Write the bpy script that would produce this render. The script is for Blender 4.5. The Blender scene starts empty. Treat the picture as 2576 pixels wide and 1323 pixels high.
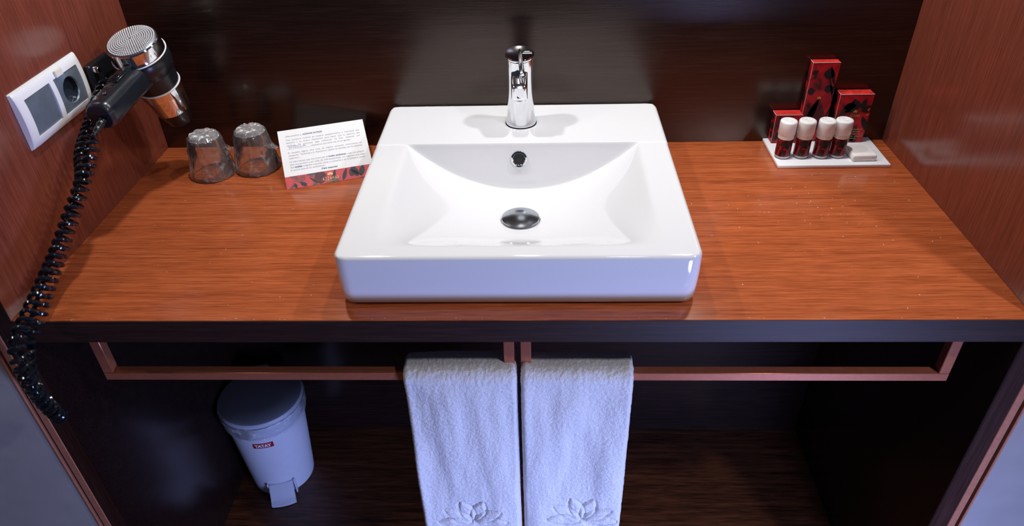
import bpy, bmesh, math, random
from mathutils import Vector, Matrix, noise
random.seed(7)
PI = math.pi
SC = bpy.context.scene
COL = SC.collection
V = Vector

# ------------------------------------------------------------------ camera
HALF, DEPTH, FLOOR = 0.70, 0.533, -0.8245      # niche half width, counter depth, floor below counter top (counter top is z = 0)
yaw, pitch, roll, fpx = 0.0488431, 0.6249281, -0.0335771, 1823.848
cam_d = bpy.data.cameras.new('camera')
cam = bpy.data.objects.new('camera', cam_d); COL.objects.link(cam)
right = V((math.cos(yaw), math.sin(yaw), 0))
fwd = V((-math.sin(yaw)*math.cos(pitch), math.cos(yaw)*math.cos(pitch), -math.sin(pitch)))
up = right.cross(fwd)
r2 = right*math.cos(roll) + up*math.sin(roll)
u2 = up*math.cos(roll) - right*math.sin(roll)
CAM = V((0.0429675, -1.2895264, 0.6424479))
cam.matrix_world = Matrix(((r2.x, u2.x, -fwd.x, CAM.x), (r2.y, u2.y, -fwd.y, CAM.y), (r2.z, u2.z, -fwd.z, CAM.z), (0, 0, 0, 1)))
cam_d.sensor_width = 36.0
cam_d.lens = 36.0*fpx/2576.0
cam_d.clip_start = 0.01
cam_d.dof.use_dof = True
cam_d.dof.focus_distance = 1.27
cam_d.dof.aperture_fstop = 4.5
SC.camera = cam

# ------------------------------------------------------------------ world, lights, exposure
SC.view_settings.view_transform = 'Standard'
SC.view_settings.look = 'None'
SC.view_settings.exposure = 0.0
SC.view_settings.gamma = 1.0
SC.view_settings.use_curve_mapping = False
wd = bpy.data.worlds.new('world'); SC.world = wd
wd.use_nodes = True
wd.node_tree.nodes['Background'].inputs[0].default_value = (0.55, 0.62, 1.0, 1)
wd.node_tree.nodes['Background'].inputs[1].default_value = 0.035

def lamp(name, loc, target, size, watts, color, spread=PI):
    d = bpy.data.lights.new(name, 'AREA'); d.shape = 'DISK'; d.size = size
    d.energy = watts; d.color = color; d.spread = spread
    o = bpy.data.objects.new(name, d); COL.objects.link(o)
    o.location = loc
    o.rotation_euler = (V(target) - V(loc)).to_track_quat('-Z', 'Y').to_euler()
    return o
for lx in (-0.39, 0.01, 0.42):          # three downlights in the soffit over the counter
    lamp('soffit_downlight', (lx, -0.130, 0.90), (lx, -0.130, 0), 0.05, 2.1 if lx == 0.01 else 3.9, (1.0, 0.975, 0.95))
lamp('ceiling_light_room', (0.98, -1.13, 1.00), (0.3, -0.3, -0.6), 0.08, 6.5, (0.95, 0.92, 1.0))
lamp('ceiling_light_over_floor', (0.35, -1.00, 1.62), (0.30, -0.75, -0.4), 0.14, 2.0, (0.72, 0.74, 1.0))
lamp('low_bounce_fill', (0.75, -1.50, -0.58), (0.05, -0.5, -0.62), 0.34, 10.5, (0.36, 0.46, 1.0), 2.1)  # added lamp standing in for window light bounced off the floor
lamp('ceiling_light_side', (-1.55, -1.08, 1.35), (-0.4, -0.4, 0), 0.14, 4.0, (1.0, 0.86, 0.74))

# ------------------------------------------------------------------ materials
MATS = {}
def nodes_of(name):
    m = bpy.data.materials.new(name); m.use_nodes = True
    nt = m.node_tree
    return m, nt, nt.nodes, nt.links, nt.nodes['Principled BSDF']

def ramp(N, stops):
    r = N.new('ShaderNodeValToRGB')
    els = r.color_ramp.elements
    while len(els) < len(stops): els.new(0.5)
    for e, (p, c) in zip(els, stops):
        e.position = p; e.color = (c[0], c[1], c[2], 1)
    return r

def plain(name, col, rough=0.4, metal=0.0, var=0.06, scale=60, bump=0.0, bscale=400, spec=0.5, coat=0.0, sss=0.0):
    m, nt, N, L, B = nodes_of(name)
    tc = N.new('ShaderNodeTexCoord')
    n = N.new('ShaderNodeTexNoise'); n.inputs['Scale'].default_value = scale; n.inputs['Detail'].default_value = 3
    L.new(tc.outputs['Object'], n.inputs['Vector'])
    r = ramp(N, [(0.3, [c*(1-var) for c in col]), (0.7, [min(1, c*(1+var)) for c in col])])
    L.new(n.outputs['Fac'], r.inputs['Fac']); L.new(r.outputs['Color'], B.inputs['Base Color'])
    B.inputs['Roughness'].default_value = rough; B.inputs['Metallic'].default_value = metal
    B.inputs['Specular IOR Level'].default_value = spec
    B.inputs['Coat Weight'].default_value = coat; B.inputs['Coat Roughness'].default_value = 0.08
    if sss:
        B.inputs['Subsurface Weight'].default_value = sss; B.inputs['Subsurface Radius'].default_value = (0.004, 0.004, 0.004)
    if bump:
        n2 = N.new('ShaderNodeTexNoise'); n2.inputs['Scale'].default_value = bscale; n2.inputs['Detail'].default_value = 2
        L.new(tc.outputs['Object'], n2.inputs['Vector'])
        b = N.new('ShaderNodeBump'); b.inputs['Strength'].default_value = bump; b.inputs['Distance'].default_value = 0.002
        L.new(n2.outputs['Fac'], b.inputs['Height']); L.new(b.outputs['Normal'], B.inputs['Normal'])
    MATS[name] = m
    return m

def wood(name, dark, mid, light, axis, rough=0.28, fine=700, bump=0.12, long=6.0, contrast=1.0, spec=0.5, tint=(1, 1, 1)):
    """veneer: long thin grain lines running along `axis`"""
    m, nt, N, L, B = nodes_of(name)
    tc = N.new('ShaderNodeTexCoord')
    def streak(cross, along, detail):
        mp = N.new('ShaderNodeMapping')
        s = [cross]*3; s[axis] = along
        mp.inputs['Scale'].default_value = s
        L.new(tc.outputs['Object'], mp.inputs['Vector'])
        n = N.new('ShaderNodeTexNoise'); n.inputs['Scale'].default_value = 1.0; n.inputs['Detail'].default_value = detail; n.inputs['Roughness'].default_value = 0.6
        L.new(mp.outputs['Vector'], n.inputs['Vector'])
        return n
    a = streak(60, 0.8, 3); b = streak(fine*0.4, long, 3); c = streak(fine, long*3, 2)
    mx = N.new('ShaderNodeMath'); mx.operation = 'MULTIPLY_ADD'; mx.inputs[1].default_value = 0.42
    L.new(b.outputs['Fac'], mx.inputs[0])
    m2 = N.new('ShaderNodeMath'); m2.operation = 'MULTIPLY'; m2.inputs[1].default_value = 0.18
    L.new(a.outputs['Fac'], m2.inputs[0]); L.new(m2.outputs[0], mx.inputs[2])
    m3 = N.new('ShaderNodeMath'); m3.operation = 'MULTIPLY_ADD'; m3.inputs[1].default_value = 0.40
    L.new(c.outputs['Fac'], m3.inputs[0]); L.new(mx.outputs[0], m3.inputs[2])
    w = 0.13/contrast
    r = ramp(N, [(0.5-w, dark), (0.5, mid), (0.5+w, light)])
    L.new(m3.outputs[0], r.inputs['Fac']); L.new(r.outputs['Color'], B.inputs['Base Color'])
    bp = N.new('ShaderNodeBump'); bp.inputs['Strength'].default_value = bump; bp.inputs['Distance'].default_value = 0.0008
    L.new(m3.outputs[0], bp.inputs['Height']); L.new(bp.outputs['Normal'], B.inputs['Normal'])
    B.inputs['Roughness'].default_value = rough
    B.inputs['Specular IOR Level'].default_value = spec
    B.inputs['Specular Tint'].default_value = (*tint, 1)
    MATS[name] = m
    return m

def film(name, tint, gloss, diffuse, rough=0.12, scale=55, spread=0.25, ior=1.45):
    """thin clear plastic or glass wall: transparent, with a skin of reflection and a little milkiness"""
    m, nt, N, L, B = nodes_of(name)
    N.remove(B)
    out = N['Material Output']
    tr = N.new('ShaderNodeBsdfTransparent'); tr.inputs[0].default_value = (*tint, 1)
    gl = N.new('ShaderNodeBsdfGlossy'); gl.inputs['Roughness'].default_value = rough; gl.inputs['Color'].default_value = (0.95, 0.97, 1, 1)
    df = N.new('ShaderNodeBsdfDiffuse'); df.inputs[0].default_value = (0.93, 0.94, 0.96, 1)
    fr = N.new('ShaderNodeFresnel'); fr.inputs[0].default_value = ior
    ad = N.new('ShaderNodeMath'); ad.operation = 'ADD'; ad.inputs[1].default_value = gloss; ad.use_clamp = True
    L.new(fr.outputs[0], ad.inputs[0])
    m1 = N.new('ShaderNodeMixShader'); L.new(ad.outputs[0], m1.inputs[0]); L.new(tr.outputs[0], m1.inputs[1]); L.new(gl.outputs[0], m1.inputs[2])
    tc = N.new('ShaderNodeTexCoord'); n = N.new('ShaderNodeTexNoise'); n.inputs['Scale'].default_value = scale; n.inputs['Detail'].default_value = 5
    L.new(tc.outputs['Object'], n.inputs['Vector'])
    mr = N.new('ShaderNodeMapRange'); mr.inputs[1].default_value = 0.55; mr.inputs[2].default_value = 0.55+spread
    mr.inputs[3].default_value = diffuse; mr.inputs[4].default_value = min(0.9, diffuse*4.0)
    L.new(n.outputs['Fac'], mr.inputs[0])
    m2 = N.new('ShaderNodeMixShader'); L.new(mr.outputs[0], m2.inputs[0]); L.new(m1.outputs[0], m2.inputs[1]); L.new(df.outputs[0], m2.inputs[2])
    L.new(m2.outputs[0], out.inputs[0])
    MATS[name] = m
    return m

def floral(name, scale, stretch, stops, rough=0.45):
    """printed pattern of dark plant shapes on red"""
    m, nt, N, L, B = nodes_of(name)
    tc = N.new('ShaderNodeTexCoord'); mp = N.new('ShaderNodeMapping'); mp.inputs['Scale'].default_value = stretch
    L.new(tc.outputs['Object'], mp.inputs['Vector'])
    n = N.new('ShaderNodeTexNoise'); n.inputs['Scale'].default_value = scale; n.inputs['Detail'].default_value = 2.5; n.inputs['Distortion'].default_value = 1.2
    L.new(mp.outputs['Vector'], n.inputs['Vector'])
    r = ramp(N, stops); L.new(n.outputs['Fac'], r.inputs['Fac']); L.new(r.outputs['Color'], B.inputs['Base Color'])
    B.inputs['Roughness'].default_value = rough; B.inputs['Specular IOR Level'].default_value = 0.35
    MATS[name] = m
floral('floral_carton', 38, (1, 1, 0.6), [(0.34, (0.014, 0.010, 0.014)), (0.39, (0.10, 0.008, 0.014)), (0.46, (0.30, 0.006, 0.014)), (0.56, (0.46, 0.008, 0.018)), (0.72, (0.56, 0.020, 0.020))])
floral('floral_band', 46, (1, 1, 1), [(0.36, (0.02, 0.010, 0.016)), (0.41, (0.14, 0.008, 0.016)), (0.50, (0.46, 0.006, 0.020)), (0.70, (0.58, 0.012, 0.030))])
floral('floral_label', 150, (1, 1, 0.42), [(0.40, (0.010, 0.006, 0.008)), (0.46, (0.07, 0.004, 0.008)), (0.55, (0.22, 0.006, 0.014)), (0.70, (0.36, 0.012, 0.020))], 0.2)
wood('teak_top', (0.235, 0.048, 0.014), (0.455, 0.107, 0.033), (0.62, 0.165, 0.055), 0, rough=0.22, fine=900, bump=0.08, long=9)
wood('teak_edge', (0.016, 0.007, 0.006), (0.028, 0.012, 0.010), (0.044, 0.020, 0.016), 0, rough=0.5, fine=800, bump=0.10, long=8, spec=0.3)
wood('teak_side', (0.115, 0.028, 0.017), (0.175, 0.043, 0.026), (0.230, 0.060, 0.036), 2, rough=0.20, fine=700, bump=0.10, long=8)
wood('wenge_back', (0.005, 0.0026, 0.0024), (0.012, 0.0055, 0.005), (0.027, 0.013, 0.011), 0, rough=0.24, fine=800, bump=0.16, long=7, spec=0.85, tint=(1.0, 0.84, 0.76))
wood('wenge_edge', (0.018, 0.007, 0.006), (0.032, 0.013, 0.011), (0.050, 0.021, 0.017), 2, rough=0.3, fine=620, bump=0.1)
wood('floor_wood', (0.030, 0.009, 0.003), (0.110, 0.034, 0.012), (0.200, 0.066, 0.024), 0, rough=0.42, fine=260, bump=0.15, long=7)
plain('tile', (0.40, 0.38, 0.37), 0.32, var=0.05, scale=25, bump=0.03, bscale=900)
plain('tile_blue', (0.36, 0.35, 0.36), 0.28, var=0.04, scale=25, bump=0.03, bscale=900)
plain('ceramic', (0.82, 0.83, 0.85), 0.07, var=0.004, scale=5, coat=0.3)
plain('chrome', (0.86, 0.88, 0.91), 0.06, 1.0, var=0.03, scale=80)
plain('chrome_worn', (0.62, 0.66, 0.70), 0.17, 1.0, var=0.14, scale=55)
plain('steel_warm_reflect', (0.50, 0.165, 0.095), 0.30, 0.45, var=0.08, scale=120)  # steel with the room's warm reflection put into its base colour
plain('strip_warm_reflect', (0.52, 0.21, 0.13), 0.42, 0.25, var=0.10, scale=160)  # pink-brown reflection of the room painted into the strip colour
plain('grille_metal', (0.16, 0.17, 0.19), 0.35, 0.8, var=0.2)
plain('grille_bump_metal', (0.88, 0.90, 0.93), 0.30, 0.35, var=0.05)
plain('handle_black', (0.010, 0.013, 0.018), 0.27, var=0.15, bump=0.02, spec=0.6)
plain('dark_gap', (0.012, 0.012, 0.014), 0.6)
plain('black_plastic', (0.010, 0.012, 0.015), 0.28, var=0.15, bump=0.03)
plain('black_gloss', (0.008, 0.010, 0.014), 0.14, var=0.15)
plain('white_plastic', (0.80, 0.81, 0.84), 0.28, var=0.01)
plain('frosted_white', (0.90, 0.91, 0.91), 0.35, var=0.03, sss=0.25)
plain('plastic_blue_reflect', (0.17, 0.21, 0.26), 0.30, 0.35, var=0.08)  # blue reflection painted into the plastic's own colour
plain('dark_well', (0.02, 0.03, 0.045), 0.2)
plain('paper_sticker', (0.80, 0.76, 0.66), 0.6)
plain('white_card', (0.84, 0.85, 0.87), 0.55, var=0.01)
plain('ink', (0.42, 0.45, 0.51), 0.7)
plain('ink_bold', (0.05, 0.14, 0.24), 0.7)
plain('ink_pen', (0.38, 0.42, 0.62), 0.7)
plain('gold_print', (0.72, 0.42, 0.12), 0.4)
plain('red_print', (0.44, 0.006, 0.016), 0.48, var=0.30, scale=45, spec=0.3)
plain('flap_toplight_red', (0.62, 0.030, 0.026), 0.42, var=0.35, scale=120)  # carton red brightened, light from above is put into the colour
plain('red_dark_print', (0.13, 0.006, 0.012), 0.35, var=0.5, scale=70)
plain('leaf_print', (0.014, 0.010, 0.014), 0.5, var=0.4, scale=60, spec=0.3)
plain('petal_print', (0.095, 0.012, 0.020), 0.5, var=0.5, scale=150, spec=0.3)
plain('ember_print', (0.75, 0.07, 0.02), 0.35, var=0.3, scale=90)
plain('acrylic_white', (0.88, 0.90, 0.94), 0.18, var=0.01)
plain('soap_white', (0.90, 0.89, 0.86), 0.38, var=0.03, scale=90, sss=0.2)
plain('lotion', (0.88, 0.85, 0.78), 0.35, sss=0.3)
plain('bin_white', (0.66, 0.68, 0.76), 0.38, var=0.02)
plain('bin_white_shaded', (0.46, 0.49, 0.56), 0.5, var=0.03)  # white bin plastic darkened, the lid's shade is in the colour
plain('label_red', (0.36, 0.008, 0.014), 0.4)
plain('crumb', (0.85, 0.80, 0.70), 0.8)
plain('terry', (0.90, 0.89, 0.91), 0.95, var=0.06, scale=500, bump=1.0, bscale=900, spec=0.1)
film('clear_glass', (0.998, 0.998, 0.999), 0.0, 0.006, 0.04, ior=1.2)
film('wrap_film', (0.997, 0.998, 0.999), 0.02, 0.065, 0.10, 60, 0.16, ior=1.2)
film('wrap_top_film', (0.99, 0.99, 0.995), 0.12, 0.20, 0.10, 120, 0.10)
film('bin_bag_film', (0.80, 0.82, 0.86), 0.05, 0.22, 0.3, 60, 0.3)
film('sealant_clear', (0.75, 0.75, 0.75), 0.08, 0.06, 0.15)

# ------------------------------------------------------------------ object helpers
ORG = {}
def tag(o, label=None, cat=None, group=None, kind=None):
    if label: o['label'] = label
    if cat: o['category'] = cat
    if group: o['group'] = group
    if kind: o['kind'] = kind
    return o
def thing(name, loc, label, cat, group=None):
    o = bpy.data.objects.new(name, None); COL.objects.link(o)
    o.empty_display_size = 0.02; o.location = loc
    ORG[o.name] = V(loc)
    return tag(o, label, cat, group)
def put(name, bm, mat, parent=None, smooth=True, loc=None, angle=40):
    """link a bmesh given in world coordinates as one mesh object"""
    org = ORG[parent.name] if parent else V(loc or (0, 0, 0))
    bmesh.ops.recalc_face_normals(bm, faces=bm.faces)
    for v in bm.verts: v.co -= org
    me = bpy.data.meshes.new(name); bm.to_mesh(me); bm.free()
    me.materials.append(MATS[mat])
    if smooth:
        for p in me.polygons: p.use_smooth = True
        me.set_sharp_from_angle(angle=math.radians(angle))
    o = bpy.data.objects.new(name, me); COL.objects.link(o)
    if parent: o.parent = parent
    else: o.location = org
    ORG[o.name] = org
    return o
def copy_tree(o, shift, parent=None):
    c = o.copy(); COL.objects.link(c); c.parent = parent
    if parent is None: c.location = o.location + V(shift)
    ORG[c.name] = ORG[o.name] + V(shift)
    for ch in [k for k in bpy.data.objects if k.parent is o]: copy_tree(ch, shift, c)
    return c

def box(lo, hi, bev=0.0, seg=2, bm=None):
    nb = bmesh.new()
    vs = [nb.verts.new((x, y, z)) for x in (lo[0], hi[0]) for y in (lo[1], hi[1]) for z in (lo[2], hi[2])]
    for f in ((0,1,3,2), (4,6,7,5), (0,4,5,1), (2,3,7,6), (0,2,6,4), (1,5,7,3)): nb.faces.new([vs[i] for i in f])
    if bev: bmesh.ops.bevel(nb, geom=list(nb.edges), offset=bev, segments=seg, profile=0.5, affect='EDGES')
    return merge(bm, nb)
def merge(bm, nb):
    if bm is None: return nb
    me = bpy.data.meshes.new('t'); nb.to_mesh(me); nb.free(); bm.from_mesh(me); bpy.data.meshes.remove(me)
    return bm
def xf(bm, mat):
    bmesh.ops.transform(bm, matrix=mat, verts=bm.verts); return bm
def frame(origin, xa, ya, za):
    xa, ya, za = V(xa).normalized(), V(ya).normalized(), V(za).normalized()
    m = Matrix.Identity(4)
    for i, a in enumerate((xa, ya, za)):
        for k in range(3): m[k][i] = a[k]
    for k in range(3): m[k][3] = origin[k]
    return m
def lathe(prof, n=48, mat=None, close=True, bm=None, fn=None):
    """prof: (radius, height) pairs, spun about z; fn(a, i, r, h) may bend the profile"""
    nb = bmesh.new(); rings = []
    for i, (r, h) in enumerate(prof):
        if r <= 1e-6: rings.append([nb.verts.new((0, 0, h))]); continue
        ring = []
        for k in range(n):
            a = 2*PI*k/n
            rr, hh = fn(a, i, r, h) if fn else (r, h)
            ring.append(nb.verts.new((rr*math.cos(a), rr*math.sin(a), hh)))
        rings.append(ring)
    for A, B in zip(rings, rings[1:]):
        for k in range(n):
            j = (k+1) % n
            if len(A) == 1 and len(B) == 1: continue
            if len(A) == 1: nb.faces.new((A[0], B[k], B[j]))
            elif len(B) == 1: nb.faces.new((A[k], B[0], A[j]))
            else: nb.faces.new((A[k], B[k], B[j], A[j]))
    if close:
        for R in (rings[0], rings[-1]):
            if len(R) > 1: nb.faces.new(R)
    if mat: xf(nb, mat)
    return merge(bm, nb)
def tube(pts, rad, n=8, bm=None, cap=True):
    pts = [V(p) for p in pts]; nb = bmesh.new(); rings = []
    t0 = (pts[1]-pts[0]).normalized()
    nrm = t0.orthogonal().normalized()
    for i, p in enumerate(pts):
        t = (pts[min(i+1, len(pts)-1)] - pts[max(i-1, 0)]).normalized()
        nrm = (nrm - t*nrm.dot(t)).normalized(); b = t.cross(nrm)
        r = rad(i/(len(pts)-1)) if callable(rad) else rad
        rings.append([nb.verts.new(p + (nrm*math.cos(2*PI*k/n) + b*math.sin(2*PI*k/n))*r) for k in range(n)])
    for A, B in zip(rings, rings[1:]):
        for k in range(n): nb.faces.new((A[k], A[(k+1) % n], B[(k+1) % n], B[k]))
    if cap: nb.faces.new(rings[0]); nb.faces.new(rings[-1])
    return merge(bm, nb)
def loft(loops, bm=None, cap=True):
    nb = bmesh.new(); R = [[nb.verts.new(p) for p in l] for l in loops]; n = len(R[0])
    for A, B in zip(R, R[1:]):
        for k in range(n): nb.faces.new((A[k], A[(k+1) % n], B[(k+1) % n], B[k]))
    if cap: nb.faces.new(R[0]); nb.faces.new(R[-1])
    return merge(bm, nb)
def rrect(hx, hy, r, n=6):
    out = []
    for cx, cy, a0 in ((hx-r, hy-r, 0), (-hx+r, hy-r, PI/2), (-hx+r, -hy+r, PI), (hx-r, -hy+r, 1.5*PI)):
        for k in range(n+1):
            a = a0 + PI/2*k/n; out.append((cx+r*math.cos(a), cy+r*math.sin(a)))
    return out
def poly(pts2, mat, h=0.0, bm=None):
    """flat polygon in the xy plane of the frame mat, lifted by h"""
    nb = bmesh.new(); nb.faces.new([nb.verts.new(mat @ V((x, y, h))) for x, y in pts2])
    bmesh.ops.triangulate(nb, faces=nb.faces)
    return merge(bm, nb)
def textbm(body, size, mat, width=None, align='LEFT', bold=0.0, fn=None, bm=None, spacing=1.0):
    cu = bpy.data.curves.new('t', 'FONT'); cu.body = body; cu.size = size; cu.align_x = align; cu.offset = bold; cu.space_character = spacing
    cu.resolution_u = 3
    o = bpy.data.objects.new('t', cu); COL.objects.link(o)
    dg = bpy.context.evaluated_depsgraph_get(); dg.update()
    me = bpy.data.meshes.new_from_object(o.evaluated_get(dg))
    bpy.data.objects.remove(o); bpy.data.curves.remove(cu)
    nb = bmesh.new(); nb.from_mesh(me); bpy.data.meshes.remove(me)
    if width and nb.verts:
        xs = [v.co.x for v in nb.verts]; w = max(xs)-min(xs); s = width/w
        for v in nb.verts: v.co.x *= s
    for v in nb.verts: v.co = fn(v.co) if fn else mat @ v.co
    return merge(bm, nb)
def petal(cx, cy, ang, ln, wd, n=8, tip=1.0):
    """pointed leaf outline starting at (cx, cy)"""
    a, b = [], []
    for k in range(n+1):
        t = k/n; w = wd*0.5*math.sin(PI*t**0.8)**tip
        a.append((t*ln, w)); b.append((t*ln, -w))
    pts = a + b[-2:0:-1]
    return [(cx + x*math.cos(ang) - y*math.sin(ang), cy + x*math.sin(ang) + y*math.cos(ang)) for x, y in pts]

# ------------------------------------------------------------------ setting
TOPZ = 0.62
def struct(name, bm, mat, label, cat, **k):
    return tag(put(name, bm, mat, **k), label, cat, kind='structure')
struct('wall_back', box((-HALF, 0, FLOOR), (HALF, 0.03, TOPZ)), 'wenge_back', 'glossy dark wenge panel with fine horizontal grain behind the washbasin', 'wall', smooth=False)
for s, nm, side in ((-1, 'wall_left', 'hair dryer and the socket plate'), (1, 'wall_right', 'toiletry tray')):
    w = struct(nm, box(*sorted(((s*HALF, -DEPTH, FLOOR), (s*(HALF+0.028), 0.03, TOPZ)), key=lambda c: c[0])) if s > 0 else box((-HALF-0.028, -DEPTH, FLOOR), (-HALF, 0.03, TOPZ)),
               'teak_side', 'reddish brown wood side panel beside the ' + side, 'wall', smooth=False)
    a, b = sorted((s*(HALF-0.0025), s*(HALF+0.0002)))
    put('lower_shade_lining', box((a, -DEPTH-0.0006, FLOOR+0.0005), (b, -0.0005, -0.0402)), 'wenge_back', w, smooth=False)  # added dark sheet that paints the shade below the counter
    a, b = sorted((s*(HALF+0.0002), s*(HALF+0.0278)))
    put('front_edging', box((a, -DEPTH-0.0008, FLOOR), (b, -DEPTH+0.0002, TOPZ)), 'wenge_edge', w, smooth=False)
struct('floor', box((-1.6, -1.9, FLOOR-0.04), (1.7, 0.03, FLOOR)), 'floor_wood', 'dark brown wooden floor under the counter', 'floor', smooth=False)
k = 1
for s, nm in ((-1, 'left'), (1, 'right')):
    a, b = sorted((s*(HALF+0.050), s*1.55))
    struct('wall_front_' + nm, box((a, -DEPTH+0.002, FLOOR), (b, -DEPTH+0.06, TOPZ)), 'tile' if s < 0 else 'tile_blue',
           'plain grey wall outside the socket-side panel' if s < 0 else 'pale grey wall outside the tray-side panel', 'wall', smooth=False)
    for off0, off1, mt, lb in ((0.028, 0.040, 'strip_warm_reflect', 'strip coloured with a warm reflection along the front edge of the '), (0.046, 0.050, 'strip_warm_reflect', 'thin outer line coloured with a warm reflection between the grey wall and the ')):
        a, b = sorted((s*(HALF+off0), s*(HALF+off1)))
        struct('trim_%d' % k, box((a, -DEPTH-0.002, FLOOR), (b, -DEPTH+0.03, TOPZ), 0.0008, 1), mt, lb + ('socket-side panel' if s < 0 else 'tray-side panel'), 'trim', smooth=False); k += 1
    a, b = sorted((s*(HALF+0.040), s*(HALF+0.046)))
    struct('trim_%d' % k, box((a, -DEPTH+0.008, FLOOR), (b, -DEPTH+0.03, TOPZ)), 'dark_gap', 'dark groove between the metal strips of the ' + ('socket-side panel' if s < 0 else 'tray-side panel'), 'trim', smooth=False); k += 1

# ------------------------------------------------------------------ counter
ct = thing('countertop', (0, -DEPTH/2, -0.04), 'long reddish brown wood-grain vanity countertop holding the white washbasin', 'countertop')
put('top', box((-HALF, -DEPTH, -0.039), (HALF, 0, 0), 0.0012, 2), 'teak_top', ct)
put('underside_bounce_board', box((-HALF+0.0005, -DEPTH+0.0005, -0.0398), (HALF-0.0005, -0.0005, -0.0389)), 'wenge_back', ct, smooth=False)  # added dark board that cuts red bounce onto the towels
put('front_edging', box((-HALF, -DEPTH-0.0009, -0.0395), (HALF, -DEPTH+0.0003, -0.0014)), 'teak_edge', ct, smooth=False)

# towel rails: two square-tube hangers under the counter
def rail(x0, x1, label):
    t = thing('towel_rail', ((x0+x1)/2, -0.4925, -0.149), label, 'towel rail', 'towel rails under the counter')
    w = 0.0155
    put('bar', box((x0, -0.5, -0.1485), (x1, -0.4845, -0.1335), 0.0008, 1), 'steel_warm_reflect', t)
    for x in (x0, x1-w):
        put('upright', box((x, -0.5, -0.1335), (x+w, -0.4845, -0.0395), 0.0008, 1), 'steel_warm_reflect', t)
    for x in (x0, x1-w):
        put('mounting_plate', box((x-0.004, -0.506, -0.042), (x+w+0.004, -0.478, -0.0388), 0.0006, 1), 'steel_warm_reflect', t)
    return t
rail(-0.633, 0.003, 'square metal towel rail under the counter on the waste bin side')
rail(0.0125, 0.645, 'square metal towel rail under the counter with nothing standing below it')

# ------------------------------------------------------------------ washbasin
BX, BTOP = 0.010, 0.083
Y0, Y1 = -0.503, -0.004
HX, HY, BYC = 0.250, (Y1-Y0)/2, (Y0+Y1)/2
def smax(a, b, k): 
    h = max(0, min(1, 0.5+0.5*(a-b)/k)); return b + (a-b)*h + k*h*(1-h)
def smin(a, b, k): return -smax(-a, -b, k)
def bowl(x, y):
    u = (x-BX-0.002)/0.199
    v = (-0.190-y)/(0.285)                     # 0 under the rear wall, 1 at the front lip
    vv = max(0.0, v-0.25)/0.75
    g = 1 - vv**2.3 if vv < 1 else 0
    uu = min(1.35, abs(u))
    fl = BTOP - 0.0790*(1-uu**2.1)*max(0, g) if uu < 1 else BTOP
    wall = BTOP - 4.0*(-0.1665-y)
    z = smax(fl, wall, 0.010)
    return smin(z, BTOP, 0.005) + 0.00125
def basin():
    xs = [-1+2*i/110 for i in range(111)]
    xs = sorted(set(round(x, 5) for x in xs + [s*(1-e) for s in (-1, 1) for e in (0.0012, 0.004, 0.008, 0.012, 0.024)]))
    ys = [-1+2*i/120 for i in range(121)]
    cr = (-0.166-BYC)/HY
    ys = sorted(set(round(y, 5) for y in ys + [cr+0.0022*k for k in range(-50, 12)] + [s*(1-e) for s in (-1, 1) for e in (0.0012, 0.004, 0.008, 0.012, 0.024)]))
    rad, rc = 0.007, 0.020
    nb = bmesh.new(); G = []
    for b in ys:
        row = []
        for a in xs:
            x, y = a*HX, b*HY
            d = min(HX-abs(x), HY-abs(y))
            sx, sy = abs(x)-(HX-rc), abs(y)-(HY-rc)
            if sx > 0 and sy > 0:
                s, t = sx/rc, sy/rc
                x = math.copysign(HX-rc + rc*s*math.sqrt(1-t*t/2), x); y = math.copysign(HY-rc + rc*t*math.sqrt(1-s*s/2), y)
            wx, wy = BX+x, BYC+y
            z = bowl(wx, wy)
            if d < rad: z -= rad - math.sqrt(max(0, rad*rad-(rad-d)**2))
            row.append(nb.verts.new((wx, wy, z)))
        G.append(row)
    for r0, r1 in zip(G, G[1:]):
        for i in range(len(xs)-1): nb.faces.new((r0[i], r0[i+1], r1[i+1], r1[i]))
    rim = G[0][:-1] + [r[-1] for r in G[:-1]] + G[-1][:0:-1] + [r[0] for r in G[:0:-1]]
    prev = rim
    for inset, z in ((0.0, 0.05), (0.0015, 0.014), (0.003, 0.005), (0.008, 0.0012)):
        cur = []
        for v in rim:
            dx, dy = v.co.x-BX, v.co.y-BYC
            cur.append(nb.verts.new((BX+dx*(1-inset/HX), BYC+dy*(1-inset/HY), z)))
        for i in range(len(rim)): nb.faces.new((prev[i], prev[(i+1) % len(rim)], cur[(i+1) % len(rim)], cur[i]))
        prev = cur
    nb.faces.new(prev)
    return nb
wb = thing('washbasin', (BX, BYC, 0.0), 'large square white ceramic washbasin standing on the countertop', 'washbasin')
put('bowl', basin(), 'ceramic', wb, angle=70)
# overflow ring on the sloping rear wall of the bowl
oy = -0.1740; oz = bowl(BX, -0.1732)
wn = V((0, -0.970, 0.243)); ofr = frame((0.0065, oy, oz), (1, 0, 0), wn.cross(V((1, 0, 0))), wn)
ring = put('overflow_ring', lathe([(0.0098, -0.003), (0.0098, 0.0012), (0.0112, 0.0026), (0.0138, 0.0022), (0.0152, 0.0002), (0.0152, -0.003)], 40, ofr, close=False), 'chrome', wb)
put('overflow_hole', lathe([(0.0, 0.0006), (0.0099, 0.0006)], 32, ofr, close=False), 'dark_gap', ring)
dz = bowl(0.010, -0.292)
dfr = frame((0.0105, -0.292, dz), (1, 0, 0), (0, 1, 0), (0, 0, 1))
dr = put('drain_cover', lathe([(0.0305, 0.0052), (0.0312, 0.0062), (0.0305, 0.0074), (0.026, 0.0088), (0.016, 0.0102), (0, 0.0108)], 56, dfr), 'chrome_worn', wb)
put('drain_ring', lathe([(0.0, 0.0012), (0.030, 0.0012), (0.0325, 0.0026), (0.0335, 0.0010), (0.0335, -0.004)], 56, dfr, close=False), 'chrome', dr)
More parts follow.
